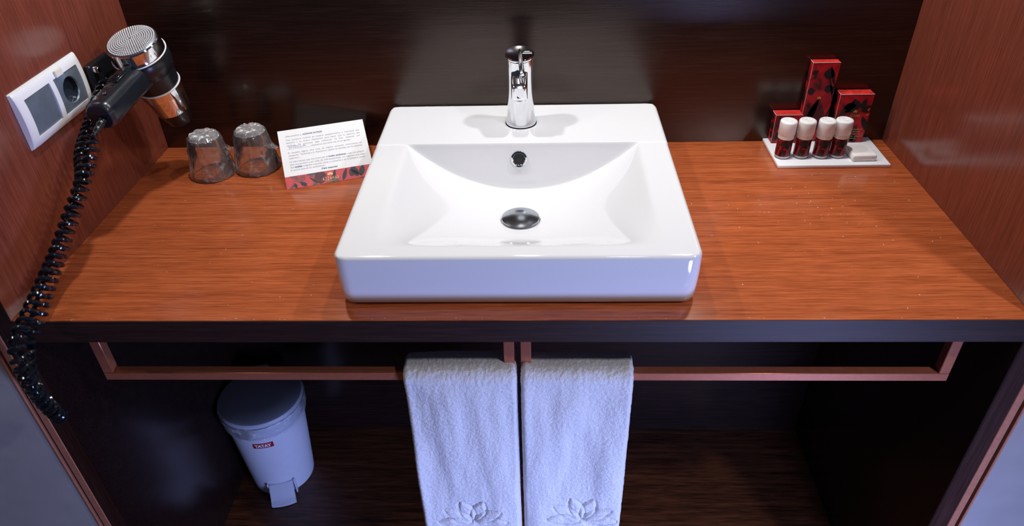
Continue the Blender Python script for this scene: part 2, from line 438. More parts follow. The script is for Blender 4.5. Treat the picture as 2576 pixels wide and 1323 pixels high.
put('drain_stem', lathe([(0.012, -0.003), (0.012, 0.006)], 24, dfr), 'dark_gap', dr)
sb = bmesh.new()
pts = [V((BX-0.235+0.47*i/60, -0.0035+0.0008*noise.noise(V((i*0.9, 0, 0))), 0.0795+0.0016*noise.noise(V((i*0.5, 3, 0))))) for i in range(61)]
put('sealant', tube(pts, lambda t: 0.0022+0.0010*noise.noise(V((t*40, 7, 0))), 6), 'sealant_clear', wb)

# ------------------------------------------------------------------ faucet
FX, FY, FZ = 0.0090, -0.086, 0.0845
fa = thing('faucet', (FX, FY, FZ), 'chrome single-lever mixer tap standing on the rear deck of the washbasin', 'faucet')
tilt = math.radians(11)
def fbody():
    nb = bmesh.new(); loops = []
    for r, h in ((0.0268, 0), (0.0270, 0.003), (0.0262, 0.006), (0.0246, 0.022), (0.0232, 0.042), (0.0222, 0.065), (0.0222, 0.085), (0.0230, 0.105), (0.0240, 0.122)):
        loops.append([(FX+r*math.cos(a), FY+r*math.sin(a), FZ + (h if h < 0.12 else h + r*math.sin(a)*math.tan(tilt))) for a in [2*PI*k/64 for k in range(64)]])
    return loft(loops, nb)
put('body', fbody(), 'chrome', fa)
capf = frame((FX, FY, FZ+0.1225), (1, 0, 0), (0, math.cos(tilt), math.sin(tilt)), (0, -math.sin(tilt), math.cos(tilt)))
cap = put('lever_cap', lathe([(0.0240, 0), (0.0247, 0.0012), (0.0247, 0.0040), (0.0238, 0.0052), (0.0226, 0.0050), (0.0215, 0.0044), (0, 0.0044)], 56, capf), 'chrome', fa)
# slim lever reaching forward from the middle of the cap over the spout
lv = [V((0.0, 0.004, 0.010)), V((0.0005, -0.004, 0.0088)), V((0.001, -0.014, 0.0072)), V((0.002, -0.024, 0.0052)), V((0.0032, -0.036, 0.0022)), V((0.0046, -0.050, -0.0022)), V((0.0050, -0.054, -0.0036))]
lw = [0.0012, 0.0028, 0.0036, 0.0040, 0.0042, 0.0044, 0.0034]; lh = [0.0012, 0.0030, 0.0034, 0.0032, 0.0028, 0.0024, 0.0018]
loops = []
for p, w, h in zip(lv, lw, lh):
    loops.append([capf @ (p + V((w*math.cos(a), 0, h*math.sin(a)))) for a in [2*PI*k/16 for k in range(16)]])
put('lever', loft(loops), 'chrome', cap)
glints = bmesh.new()
for yy, x0, x1, hh in ((-0.0006, 0.0045, 0.0210, 0.0012), (0.0032, 0.0060, 0.0200, 0.0006), (0.0062, 0.0080, 0.0165, 0.0009)):
    poly([(x0, yy), (x1, yy), (x1, yy+hh), (x0, yy+hh)], capf, 0.0047, glints)
put('marking_and_glint', glints, 'white_card', cap, smooth=False)  # reflections on the chrome cap painted as pale bars
# spout: short tongue with a rounded end
def spout():
    loops = []
    for y, zt, zb, hw in ((-0.100, 0.1885, 0.140, 0.0140), (-0.118, 0.1845, 0.1405, 0.0140), (-0.128, 0.1805, 0.1430, 0.0138), (-0.136, 0.1770, 0.1470, 0.0130), (-0.141, 0.1745, 0.1500, 0.0112), (-0.1440, 0.1725, 0.1540, 0.0080)):
        cz, hz = (zt+zb)/2, (zt-zb)/2
        loops.append([(FX-0.0006+x, y, cz+z) for x, z in rrect(hw, hz, min(hw, hz)*0.34, 5)])
    return loft(loops)
sp = put('spout', spout(), 'chrome', fa)
put('aerator', lathe([(0.0095, 0), (0.0095, 0.005), (0.0070, 0.006), (0, 0.006)], 32, frame((FX-0.0006, -0.122, 0.1388), (1, 0, 0), (0, 1, 0), (0, 0, 1))), 'chrome', sp)
put('base_ring', lathe([(0.0272, -0.0006), (0.0282, 0.0002), (0.0276, 0.0014), (0.0266, 0.0014)], 64, frame((FX, FY, FZ), (1, 0, 0), (0, 1, 0), (0, 0, 1)), close=False), 'black_gloss', fa)

# ------------------------------------------------------------------ wrapped tumblers
def tumbler(cx, cy, seed, label, lean):
    t = thing('wrapped_tumbler', (cx, cy, 0), label, 'glass', 'upturned wrapped tumblers')
    M = frame((cx, cy, 0.0012), (1, 0, 0), (0, 1, 0), (0, 0, 1))
    put('glass', lathe([(0.0365, 0), (0.0380, 0.0006), (0.0378, 0.002), (0.0275, 0.070), (0.0255, 0.074), (0, 0.0748), (0, 0.068), (0.0240, 0.067), (0.0350, 0.002), (0.0365, 0)], 56, M, close=False), 'clear_glass', t)
    def cr(a, i, r, h):
        q = V((math.cos(a)*2.2, math.sin(a)*2.2, h*42+seed*9.1))
        d = 0.0024*abs(noise.noise(q*1.5)) + 0.0016*noise.noise(q*4.1) + 0.0009*noise.noise(q*11)
        if h > 0.07: d *= 0.7
        dzz = 0.0012*noise.noise(q*3+V((5, 5, 5))) if 0.01 < h else 0
        if h > 0.074: dzz += 0.0024*noise.noise(q*5)
        return max(0.001, r + 0.0004 + d), max(0.0003, h + dzz)
    pr = [(0.040, 0.0004), (0.0405, 0.003)] + [(0.0398-0.0110*k/14, 0.006+0.064*k/14) for k in range(15)] + [(0.0272, 0.0742), (0.0235, 0.0768), (0.018, 0.0775), (0.012, 0.0772), (0.006, 0.0778), (0.0, 0.0775)]
    w = put('plastic_wrap', lathe(pr, 84, M, close=False, fn=cr), 'wrap_film', t, angle=22)
    def crt(a, i, r, h):
        q = V((math.cos(a)*r*150, math.sin(a)*r*150, seed*7))
        return r, h + 0.0022*noise.noise(q) + 0.0014*noise.noise(q*2.3) - (0.004 if i == 0 else 0)
    put('gathered_wrap', lathe([(0.0272, 0.0768), (0.0240, 0.0795), (0.0200, 0.0800), (0.0160, 0.0800), (0.0120, 0.0802), (0.0080, 0.0802), (0.0040, 0.0803), (0, 0.0803)], 56, M, close=False, fn=crt), 'wrap_top_film', w, angle=12)
    # twisted loose corner of the wrap
    nb = bmesh.new(); a0 = lean
    rows = []
    for k in range(7):
        s = k/6; row = []
        for j in range(6):
            u = j/5; a = a0 + (u-0.5)*0.9*(1-0.75*s)
            r = 0.0335 + 0.014*s + 0.002*math.sin(j*2.1+k); h = 0.054 - 0.010*s - 0.004*u + 0.002*math.sin(k*1.7+j*1.3)
            row.append(nb.verts.new((cx+r*math.cos(a), cy+r*math.sin(a), h)))
        rows.append(row)
    for r0, r1 in zip(rows, rows[1:]):
        for j in range(5): nb.faces.new((r0[j], r0[j+1], r1[j+1], r1[j]))
    put('wrap_tail', nb, 'wrap_film', w, angle=20)
tumbler(-0.5665, -0.1085, 1.0, 'upturned clear tumbler in crinkled plastic wrap, on the hair dryer side', 0.25)
tumbler(-0.4885, -0.0880, 4.0, 'upturned clear tumbler in crinkled plastic wrap beside the printed tent card', -0.15)

# ------------------------------------------------------------------ tent card
ce = V((0.94862, 0.31642, 0)); cn = V((-0.31642, 0.94862, 0)); lean = math.radians(60.9)
cu_ = V((0, 0, 1))*math.cos(lean) + cn*math.sin(lean)
CB = V((-0.4102, -0.1736, 0.0006)); CW, CH = 0.1583, 0.1290
cf = frame(CB, ce, cu_, ce.cross(cu_))
tc_ = thing('tent_card', CB + ce*CW/2 + cn*0.05, 'white printed welcome tent card with a red floral band leaning beside the washbasin', 'card')
put('front_panel', xf(box((0, 0, -0.0005), (CW, CH, 0)), cf), 'white_card', tc_, smooth=False)
cu2 = (V((0, 0, -1))*math.cos(math.radians(24)) + cn*math.sin(math.radians(24))).normalized()
tops = CB + cu_*CH
bl = (tops.z-0.0008)/-cu2.z
put('back_panel', xf(box((0, 0, -0.0005), (CW, bl, 0)), frame(tops, ce, cu2, ce.cross(cu2))), 'white_card', tc_, smooth=False)
BH = 0.0262
band = put('red_band', poly([(0, 0), (CW, 0), (CW, BH), (0, BH)], cf, 0.0002), 'floral_band', tc_, smooth=False)
def clip(pts, x0, x1, y0, y1): return [(min(max(x, x0), x1), min(max(y, y0), y1)) for x, y in pts]
lf = bmesh.new(); pt = bmesh.new()
for cx, cy, a, l, w in ((0.018, 0, 1.9, 0.012, 0.006), (0.036, 0.001, 2.4, 0.016, 0.008), (0.055, 0.004, 2.3, 0.020, 0.004), (0.082, 0.0, 1.3, 0.030, 0.006), (0.100, 0.0, 1.2, 0.030, 0.007), (0.128, 0.004, 1.9, 0.028, 0.012), (0.133, 0.004, 1.25, 0.026, 0.010), (0.115, 0.022, -0.7, 0.026, 0.006)):
    poly(clip(petal(cx, cy, a, l, w), 0, CW, 0, BH), cf, 0.0004, lf)
for cx, cy, a, l, w in ((0.060, 0.0, 1.45, 0.034, 0.022), (0.115, 0.006, 1.1, 0.026, 0.014)):
    poly(clip(petal(cx, cy, a, l, w), 0, CW, 0, BH), cf, 0.0003, pt)
tag(put('printed_leaves', lf, 'leaf_print', band, smooth=False), kind='stuff'); tag(put('printed_petals', pt, 'petal_print', band, smooth=False), kind='stuff')
def lotus(bm, fr, cx, cy, s, h):
    for a, l in ((0, 1.0), (0.75, 0.95), (-0.75, 0.95), (1.4, 0.85), (-1.4, 0.85)):
        poly(petal(cx, cy, PI/2+a, s*l, s*0.34), fr, h, bm)
    return bm
lg = lotus(bmesh.new(), cf, 0.0795, 0.0168, 0.0072, 0.0006)
for i, ch in enumerate('AZZAHAR'):
    textbm(ch, 0.0105, cf @ Matrix.Translation((0.0648+i*0.0044, 0.0058, 0.0006)) @ Matrix.Scale(0.42, 4, (1, 0, 0)), bm=lg)
poly([(0.073, 0.0035), (0.088, 0.0035), (0.088, 0.0040), (0.073, 0.0040)], cf, 0.0006, lg)
tag(put('gold_emblem', lg, 'gold_print', band, smooth=False), kind='stuff')
T = lambda x, y: cf @ Matrix.Translation((x, y, 0.0003))
tx = bmesh.new(); tb = bmesh.new()
X0, X1 = 0.0125, 0.1475; FS = 0.0049
def line(y, body, w=None, x=X0, bm=tx, bold=0.00002, al='LEFT'): textbm(body, FS, T(x, y), w, al, bold, bm=bm)
line(0.1130, '¡Bienvenido/a a', 0.029); line(0.1130, 'AZZAHAR HOTELES!', 0.036, 0.0440, tb, 0.00008)
FWd = X1-X0
line(0.1045, 'Nos  complace  recibirle  en  nuestro  establecimiento  e  informarle  que', FWd)
line(0.0982, 'estamos  a  su  entera  disposición  para  hacer  que  su  estancia  sea', FWd)
line(0.0919, 'perfecta.   En   concreto   esta   habitación   ha   sido   realizada   por', FWd)
line(0.0856, '__________________ esperamos que todo sea de su agrado.', 0.116)
line(0.0756, 'Si  necesita  alguna  otra  cosa  de  higiene  personal,  consúltenos  en', FWd)
line(0.0696, 'recepción. Tenemos a su disposición cepillo de dientes, set de afeitado,', FWd)
line(0.0636, 'costurero...', 0.020)
line(0.0556, 'Le informamos que nos preocupa el', 0.068); line(0.0556, 'medio ambiente', 0.032, 0.0822, tb, 0.00010); line(0.0556, 'y que nos gustaría', 0.0325, 0.1156)
line(0.0496, 'que nos ayudara a ser cada día más sostenibles. Le rogamos que deje', FWd)
line(0.0436, 'las', 0.0058); line(0.0436, 'toallas', 0.0135, 0.0202, tb, 0.00010); line(0.0436, 'colgadas si puede volver a utilizarlas y en la bañera o suelo', 0.1120, 0.0352)
line(0.0376, 'si quiere que se las cambiemos.', 0.061)
line(0.0312, '¡Feliz estancia!', 0.029, 0.066, tb, 0.00009)
tag(put('printed_text', tx, 'ink', tc_, smooth=False), kind='stuff'); tag(put('bold_text', tb, 'ink_bold', tc_, smooth=False), kind='stuff')
put('handwriting', textbm('SHEILLA', 0.0075, T(0.0150, 0.0868) @ Matrix.Rotation(0.02, 4, 'Z'), 0.031), 'ink_pen', tc_, smooth=False)

# ------------------------------------------------------------------ toiletry tray
tr = put('toiletry_tray', box((0.472, -0.1125, 0.0003), (0.672, -0.001, 0.0062), 0.0012, 2), 'acrylic_white', loc=(0.572, -0.0567, 0.0))
tag(tr, 'flat white acrylic tray holding toiletries on the countertop', 'tray')
TZ = 0.0062
def carton(x0, x1, y0, y1, h, label, deco, text=None, tiltx=0.0):
    c = thing('carton', ((x0+x1)/2, (y0+y1)/2, TZ), label, 'box', 'red floral cartons on the tray')
    b = put('box', box((x0, y0, TZ+0.0001), (x1, y1, TZ+h), 0.0007, 1), 'floral_carton', c)
    put('flap', box((x0+0.001, y0+0.0004, TZ+h), (x1-0.001, y1-0.0006, TZ+h+0.0007), 0.0002, 1), 'flap_toplight_red', b)
    ed = tube([(x0, y0, TZ+h), (x1, y0, TZ+h)], 0.00035, 5); tube([(x0, y0, TZ+h), (x0, y1, TZ+h)], 0.00035, 5, ed)
    tube([(x0, y0, TZ+0.001), (x0, y0, TZ+h)], 0.00025, 5, ed)
    put('worn_edge', ed, 'paper_sticker', b)
    F = frame((x0, y0, TZ), (1, 0, 0), (0, 0, 1), (0, -1, 0)); W = x1-x0
    S = frame((x0, y1, TZ), (0, -1, 0), (0, 0, 1), (-1, 0, 0)); D = y1-y0
    for nm, mt, hh in (('printed_petals', 'petal_print', 0.00015), ('printed_leaves', 'leaf_print', 0.0003), ('printed_berries', 'ember_print', 0.0004)):
        bm = bmesh.new()
        for kind, cx, cy, a, l, w in deco:
            if kind != nm: continue
            poly(clip(petal(cx*W, cy*h, a, l, w), 0, W, 0, h), F, hh, bm)
        if nm == 'printed_leaves':
            for k in range(3): poly(clip(petal(D*0.5, h*(0.15+0.3*k), 1.2+0.5*k, h*0.25, D*0.7), 0, D, 0, h), S, 0.0003, bm)
        if len(bm.verts): tag(put(nm, bm, mt, b, smooth=False), kind='stuff')
        else: bm.free()
    if text: text(F, W, h, b)
    return c
PP, PL, PE = 'printed_petals', 'printed_leaves', 'printed_berries'
carton(0.531, 0.5795, -0.0175, -0.0020, 0.1545, 'tall slim red floral carton standing behind the small bottles', [
    (PP, 0.55, 0.12, PI/2+0.05, 0.070, 0.032), (PP, 0.10, 0.22, 1.2, 0.055, 0.016),
    (PL, 0.66, 0.80, 1.5, 0.022, 0.020), (PL, 0.70, 0.84, -1.25, 0.060, 0.0035), (PL, 0.90, 0.60, 1.3, 0.055, 0.006), (PL, 0.62, 0.66, 0.4, 0.018, 0.016), (PL, 0.02, 0.64, 0.3, 0.014, 0.014),
    (PL, 0.05, 0.86, 0.6, 0.012, 0.010), (PL, 0.72, 0.20, 0.7, 0.040, 0.005), (PL, 0.95, 0.72, 1.9, 0.040, 0.006), (PL, 0.86, 0.30, 1.25, 0.055, 0.004)],
    lambda F, W, h, b: put('gold_emblem', lotus(bmesh.new(), F, W*0.50, h*0.560, 0.0050, 0.0005), 'gold_print', b, smooth=False))
def midtext(F, W, h, b):
    bm = lotus(bmesh.new(), F, W*0.55, h*0.640, 0.0052, 0.0006)
    for i, ch in enumerate('AZZAHAR'): textbm(ch, 0.0075, F @ Matrix.Translation((W*0.43+i*0.0026, h*0.545, 0.0006)) @ Matrix.Scale(0.36, 4, (1, 0, 0)), bm=bm)
    for i, (s, w) in enumerate((('comprada palmela', 0.034), ('es, muy ferveo', 0.031), ('a, cual el rigor de un', 0.038), ('la completo pequeño', 0.037), ('o, almendrado.', 0.028))):
        textbm(s, 0.0036, F @ Matrix.Translation((W*0.34, h*(0.275-0.048*i), 0.0006)), w, bm=bm)
    tag(put('gold_print', bm, 'gold_print', b, smooth=False), kind='stuff')
carton(0.5905, 0.6515, -0.0240, -0.0025, 0.0965, 'wide red floral carton with gold lettering behind the soap', [
    (PP, 0.10, 0.45, 1.2, 0.036, 0.014), (PP, 0.55, 0.05, 1.3, 0.035, 0.018),
    (PL, 0.20, 0.62, 1.0, 0.028, 0.016), (PL, 0.20, 0.72, 0.3, 0.022, 0.014), (PL, 0.62, 0.70, 2.1, 0.024, 0.014), (PL, 0.72, 0.66, 0.35, 0.026, 0.014), (PL, 0.70, 0.70, 1.3, 0.022, 0.010), (PL, 0.55, 0.70, 3.4, 0.020, 0.010),
    (PL, 0.80, 0.55, -1.1, 0.040, 0.010), (PL, 0.60, 0.02, 1.2, 0.016, 0.010), (PL, 0.75, 0.0, 1.9, 0.018, 0.012), (PL, 0.45, 0.55, -2.0, 0.026, 0.006),
    (PE, 0.34, 0.48, 1.0, 0.007, 0.006), (PE, 0.88, 0.58, 0.2, 0.008, 0.005), (PE, 0.92, 0.66, 1.2, 0.007, 0.004), (PE, 0.45, 0.50, 0.3, 0.006, 0.004)], midtext)
carton(0.4815, 0.5310, -0.0240, -0.0020, 0.0575, 'low red floral carton at the end of the row of bottles', [
    (PL, 0.35, 0.20, 1.5, 0.040, 0.018), (PL, 0.10, 0.1, 1.2, 0.030, 0.008), (PP, 0.65, 0.1, 1.4, 0.038, 0.022), (PE, 0.2, 0.8, 0.3, 0.010, 0.006)])

def bottle(x, y):
    t = thing('toiletry_bottle', (x, y, TZ), '', 'bottle', 'small toiletry bottles on the tray')
    M = frame((x, y, TZ), (1, 0, 0), (0, 1, 0), (0, 0, 1)); r = 0.0136
    put('glass', lathe([(0, 0.0002), (0.0120, 0.0002), (r, 0.0012), (r, 0.0425), (0.0128, 0.0435)], 40, M, close=False), 'clear_glass', t)
    put('base', lathe([(0, 0.0012), (0.0118, 0.0012), (0.0128, 0.0022), (0.0128, 0.0056), (0, 0.0056)], 36, M, close=False), 'frosted_white', t)
    put('contents', lathe([(0.0122, 0.0060), (0.0122, 0.0380)], 36, M), 'red_dark_print', t)
    lb = put('label_sleeve', lathe([(r+0.0002, 0.0060), (r+0.0002, 0.0385)], 40, M, close=False), 'floral_label', t)
    bm = bmesh.new()
    for a, h0, l, w in ((-2.2, 0.026, 0.0115, 0.004), (-1.9, 0.022, 0.0155, 0.004), (-1.6, 0.027, 0.0105, 0.004), (-1.3, 0.021, 0.0165, 0.004), (-1.0, 0.026, 0.0115, 0.004)):
        nb = bmesh.new()
        nb.faces.new([nb.verts.new(V((x+(r+0.0005)*math.cos(a+px/r), y+(r+0.0005)*math.sin(a+px/r), TZ+h0+pz))) for px, pz in petal(0, 0, PI/2, l, w)])
        merge(bm, nb)
    tag(put('printed_leaves', bm, 'leaf_print', lb, smooth=False), kind='stuff')
    put('neck', lathe([(0.0131, 0.0386), (0.0140, 0.0390), (0.0143, 0.0475), (0.0120, 0.0490)], 40, M), 'lotion', t)
    c = put('cap', lathe([(0.0145, 0.0462), (0.0150, 0.0468), (0.0150, 0.0690), (0.0144, 0.0712), (0.0130, 0.0722), (0.0095, 0.0722), (0.0090, 0.0716), (0, 0.0716)], 44, M), 'frosted_white', t)
    put('cap_ring', lathe([(0.0060, 0.0716), (0.0060, 0.0722), (0.0050, 0.0722), (0.0050, 0.0716)], 32, M, close=False), 'frosted_white', c)
    return t
b0 = bottle(0.4878, -0.0775)
LB = ['dark red toiletry bottle with frosted cap in front of the low carton', 'dark red toiletry bottle with frosted cap, second from the low carton',
      'dark red toiletry bottle with frosted cap, third from the low carton', 'dark red toiletry bottle with frosted cap next to the white soap']
for i, (dx, dy) in enumerate(((0, 0), (0.0335, 0.0004), (0.0685, -0.0004), (0.0985, 0.0010))):
    b = b0 if i == 0 else copy_tree(b0, (dx, dy, 0))
    b['label'] = LB[i]
so = bmesh.new()
so = xf(box((-0.0215, -0.0225, 0), (0.0215, 0.0225, 0.0125), 0.003, 4), frame((0.6280, -0.0785, TZ+0.0002), (1, 0.03, 0), (-0.03, 1, 0), (0, 0, 1)))
soap = thing('soap_bar', (0.628, -0.0785, TZ), 'small square white wrapped soap bar on the tray', 'soap')
put('bar', so, 'soap_white', soap, angle=50)
put('wrapper_fold', xf(box((-0.0219, -0.0223, 0.0045), (-0.0212, 0.012, 0.0085), 0.0002, 1), frame((0.628, -0.0785, TZ), (1, 0.03, 0), (-0.03, 1, 0), (0, 0, 1))), 'soap_white', soap)

# ------------------------------------------------------------------ socket plate on the side panel
WX = -HALF
sk = thing('power_socket', (WX, -0.268, 0.176), 'white double wall plate with switch and round power socket on the side panel', 'power socket')
PF = frame((WX, -0.356, 0.174), (0, 1, 0), (0, 0, 1), (1, 0, 0)); PWd, PHt = 0.175, 0.086
def bow(y): return 0.0036*(1-((y/PHt-0.5)*2)**2)
def plate():
    nb = bmesh.new()
    # frame with two openings, each side bowed; built as a grid of strips with a curved front
    def zf(x, y): return bow(y) + 0.0095 - 0.0030*((x/PWd-0.5)*2)**4 - 0.002*((y/PHt-0.5)*2)**4 - 0.0018*math.exp(-((x-PWd/2)/0.02)**2)
    xs = [0, 0.0015, 0.004, 0.012, 0.0165, 0.0820, 0.0875, 0.0930, 0.1585, 0.163, 0.171, 0.1735, PWd]
    ys = [0, 0.0015, 0.004, 0.011] + [0.0145+0.057*k/8 for k in range(9)] + [0.075, 0.082, 0.0845, PHt]
    def P(i, j, back=False):
        x, y = xs[i], ys[j]
        edge = i in (0, len(xs)-1) or j in (0, len(ys)-1)
        return (x, y, 0.0004 if (edge or back) else (zf(x, y) if i not in (1, len(xs)-2) and j not in (1, len(ys)-2) else zf(x, y)-0.0014))
    vs = {}
    def vert(i, j):
        if (i, j) not in vs: vs[(i, j)] = nb.verts.new(P(i, j))
        return vs[(i, j)]
    hole = lambda i, j: i in (4, 7) and 4 <= j < 12
    for i in range(len(xs)-1):
        for j in range(len(ys)-1):
            if hole(i, j):
                for (a, b), (di, dj) in ((((i, j), (i+1, j)), (0, -1)), (((i+1, j), (i+1, j+1)), (1, 0)), (((i+1, j+1), (i, j+1)), (0, 1)), (((i, j+1), (i, j)), (-1, 0))):
                    if hole(i+di, j+dj): continue
                    p, q = vert(*a), vert(*b)
                    nb.faces.new((p, q, nb.verts.new((q.co.x, q.co.y, 0.003)), nb.verts.new((p.co.x, p.co.y, 0.003))))
                continue
            nb.faces.new((vert(i, j), vert(i+1, j), vert(i+1, j+1), vert(i, j+1)))
    return xf(nb, PF)
put('frame', plate(), 'white_plastic', sk, angle=35)
def rocker():
    nb = bmesh.new(); rows = []
    for i in range(9):
        row = []
        for j in range(9):
            u, v = i/8, j/8
            row.append(nb.verts.new((0.0172+0.0640*u, 0.0152+0.0556*v, 0.0058 + bow(0.0152+0.0556*v) + 0.0012*(v-0.5) + 0.0006*math.sin(PI*u))))
        rows.append(row)
    for a, b in zip(rows, rows[1:]):
        for j in range(8): nb.faces.new((a[j], b[j], b[j+1], a[j+1]))
    rim = [r[0] for r in rows] + rows[-1][1:] + [r[8] for r in rows[-2::-1]] + rows[0][7:0:-1]
    lo = [nb.verts.new((v.co.x, v.co.y, 0.002)) for v in rim]
    for i in range(len(rim)): nb.faces.new((rim[i], rim[(i+1) % len(rim)], lo[(i+1) % len(rim)], lo[i]))
    return xf(nb, PF)
put('switch_rocker', rocker(), 'plastic_blue_reflect', sk)
# socket insert with a round well
def insert():
    nb = bmesh.new(); n = 40; cx, cy = 0.1257, 0.0432
    sq = []
    for k in range(n):
        a = 2*PI*k/n; c, s = math.cos(a), math.sin(a); m = max(abs(c), abs(s))
        sq.append((cx+0.0322*c/m, cy+0.0280*s/m))
    L0 = [nb.verts.new((x, y, 0.002)) for x, y in sq]; L1 = [nb.verts.new((x, y, 0.0062+bow(y))) for x, y in sq]
    L2 = [nb.verts.new((cx+0.0205*math.cos(2*PI*k/n), cy+0.0205*math.sin(2*PI*k/n), 0.0100)) for k in range(n)]
    L3 = [nb.verts.new((cx+0.0190*math.cos(2*PI*k/n), cy+0.0190*math.sin(2*PI*k/n), 0.0082)) for k in range(n)]
    for A, B in ((L0, L1), (L1, L2), (L2, L3)):
        for k in range(n): nb.faces.new((A[k], A[(k+1) % n], B[(k+1) % n], B[k]))
    return xf(nb, PF)
ins = put('socket_insert', insert(), 'plastic_blue_reflect', sk)
WF = PF @ Matrix.Translation((0.1257, 0.0432, 0))
put('socket_well', lathe([(0.0191, 0.0083), (0.0184, 0.0009), (0, 0.0009)], 40, WF, close=False), 'dark_well', ins)
for sx in (-1, 1):
    put('contact_hole', lathe([(0.0026, 0.0010), (0.0026, 0.0013), (0, 0.0013)], 16, WF @ Matrix.Translation((sx*0.0095, 0, 0)), close=False), 'dark_gap', ins)
for sy in (-1, 1):
    put('earth_clip', xf(box((-0.003, sy*0.0176-0.0012, 0.0010), (0.003, sy*0.0176+0.0012, 0.0062), 0.0004, 1), WF), 'chrome', ins)
put('sticker', xf(box((0.101, 0.0715, 0.0085), (0.119, 0.0815, 0.0122), 0.0003, 1), PF), 'paper_sticker', sk)

# ------------------------------------------------------------------ hair dryer
DG = V((-0.622, -0.139, 0.262)); DN = V((-0.612, -0.083, 0.098))
da = (DN-DG).normalized()                               # barrel axis, from grille to nozzle
dxv = V((1, 0, 0)); dxv = (dxv - da*dxv.dot(da)).normalized(); dyv = da.cross(dxv)
DM = frame(DG, dxv, dyv, da)
hd = thing('hair_dryer', V((-0.62, -0.13, 0.10)), 'black and chrome hair dryer hanging nozzle-down in its wall holder', 'hair dryer')
gr = put('grille', lathe([(0, -0.0045), (0.012, -0.0043), (0.024, -0.0034), (0.034, -0.0018), (0.0395, 0.0004), (0.0410, 0.0020)], 56, DM, close=False), 'grille_metal', hd)
nb = bmesh.new()
for ringi in range(1, 12):
    rr = 0.0034*ringi
    cnt = 6*ringi
    for k in range(cnt):
        a = 2*PI*k/cnt
        zz = -0.0046 + 0.0046*(rr/0.041)**2.2
        lathe([(0.0015, 0.0004), (0.0012, -0.0008), (0, -0.0013)], 6, DM @ Matrix.Translation((rr*math.cos(a), rr*math.sin(a), zz)), close=False, bm=nb)
tag(put('grille_bumps', nb, 'grille_bump_metal', gr), kind='stuff')
put('chrome_collar', lathe([(0.0408, 0.0012), (0.0425, 0.0030), (0.0432, 0.0220), (0.0440, 0.0245)], 64, DM, close=False), 'chrome', hd)
put('collar_highlight', lathe([(0.0440, 0.0240), (0.0452, 0.0245), (0.0452, 0.0258), (0.0440, 0.0264)], 64, DM, close=False), 'white_plastic', hd)  # chrome highlight painted as a thin white ring
put('motor_housing', lathe([(0.0440, 0.0262), (0.0455, 0.029), (0.0450, 0.046), (0.0425, 0.058), (0.0405, 0.0605), (0.0385, 0.0612), (0.0372, 0.078), (0.0365, 0.090)], 64, DM, close=False), 'black_plastic', hd)
put('nozzle_ring', lathe([(0.0362, 0.0884), (0.0380, 0.0888), (0.0383, 0.0906), (0.0372, 0.0918)], 64, DM, close=False), 'white_plastic', hd)
put('chrome_nozzle', lathe([(0.0374, 0.0915), (0.0366, 0.1060), (0.0360, 0.1066), (0.0350, 0.1074), (0.0312, 0.1420)], 64, DM, close=False), 'chrome', hd)
put('nozzle_tip', lathe([(0.0312, 0.1420), (0.0300, 0.1440), (0.0205, 0.1740), (0.0190, 0.1745), (0.0180, 0.1500)], 48, DM, close=False), 'black_plastic', hd)
put('screw', lathe([(0.0022, 0), (0.0022, 0.0008), (0, 0.0012)], 14, DM @ Matrix.Rotation(math.radians(-8), 4, 'Z') @ Matrix.Translation((0.0438, 0, 0.048)) @ Matrix.Rotation(PI/2, 4, 'Y'), close=False), 'chrome', hd)
# handle
HA = DG + da*0.052; HE = V((-0.632, -0.276, 0.190))
hdir = (HE-HA).normalized(); hs = (V((1, 0, 0)) - hdir*hdir.x).normalized(); hu = hs.cross(hdir)
if hu.z < 0: hu = -hu
HL = (HE-HA).length
HM = frame(HA, hs, hu, hdir)        # local x: across, y: up, z: along the handle away from the barrel
loops = []
for t, w, h in ((0.020, 0.0235, 0.0245), (0.045, 0.0225, 0.0230), (0.060, 0.0220, 0.0225), (0.100, 0.0215, 0.0220), (HL-0.012, 0.0218, 0.0225), (HL-0.004, 0.0212, 0.0220), (HL, 0.0185, 0.0190)):
    loops.append([HM @ V((x, y, t)) for x, y in rrect(w, h, 0.0165, 7)])
ha = put('handle', loft(loops), 'handle_black', hd)
put('handle_seam', xf(box((0.0196, -0.0035, 0.042), (0.0206, -0.0020, HL-0.006)), HM), 'dark_gap', ha, smooth=False)
# controls sit on the upper face, turned toward the wall
SWROT = 14 if hs.x*hu.z > 0 else -14
CM = HM @ Matrix.Rotation(math.radians(SWROT), 4, 'Z')
sw = put('switch_bezel', xf(box((-0.0115, 0.0200, 0.046), (0.0115, 0.0236, 0.092), 0.0008, 1), CM), 'black_plastic', ha)
nb = box((-0.0090, 0.0225, 0.056), (0.0090, 0.0258, 0.088), 0.001, 1)
for k in range(4): box((-0.0086, 0.0246, 0.0745+0.003*k), (0.0086, 0.0272, 0.0760+0.003*k), 0.0004, 1, nb)
put('slide_switch', xf(nb, CM), 'black_gloss', sw)
nb = bmesh.new()
for z0, w, h in ((0.0955, 0.008, 0.0012), (0.0990, 0.009, 0.0018), (0.1030, 0.007, 0.0010)):
    box((-w, 0.0215, z0), (w, 0.0232, z0+h), 0, 1, nb)
put('marking_and_glint', xf(nb, CM), 'chrome_worn', ha, smooth=False)
for px, pz, pr in ((-0.003, HL-0.019, 0.0058), (0.008, HL-0.030, 0.0034)):
    put('button', lathe([(pr, 0), (pr, 0.0010), (pr*0.8, 0.0016), (0, 0.0016)], 24, CM @ Matrix.Translation((px, 0.0222, pz)) @ Matrix.Rotation(-PI/2, 4, 'X'), close=False), 'chrome_worn', ha)
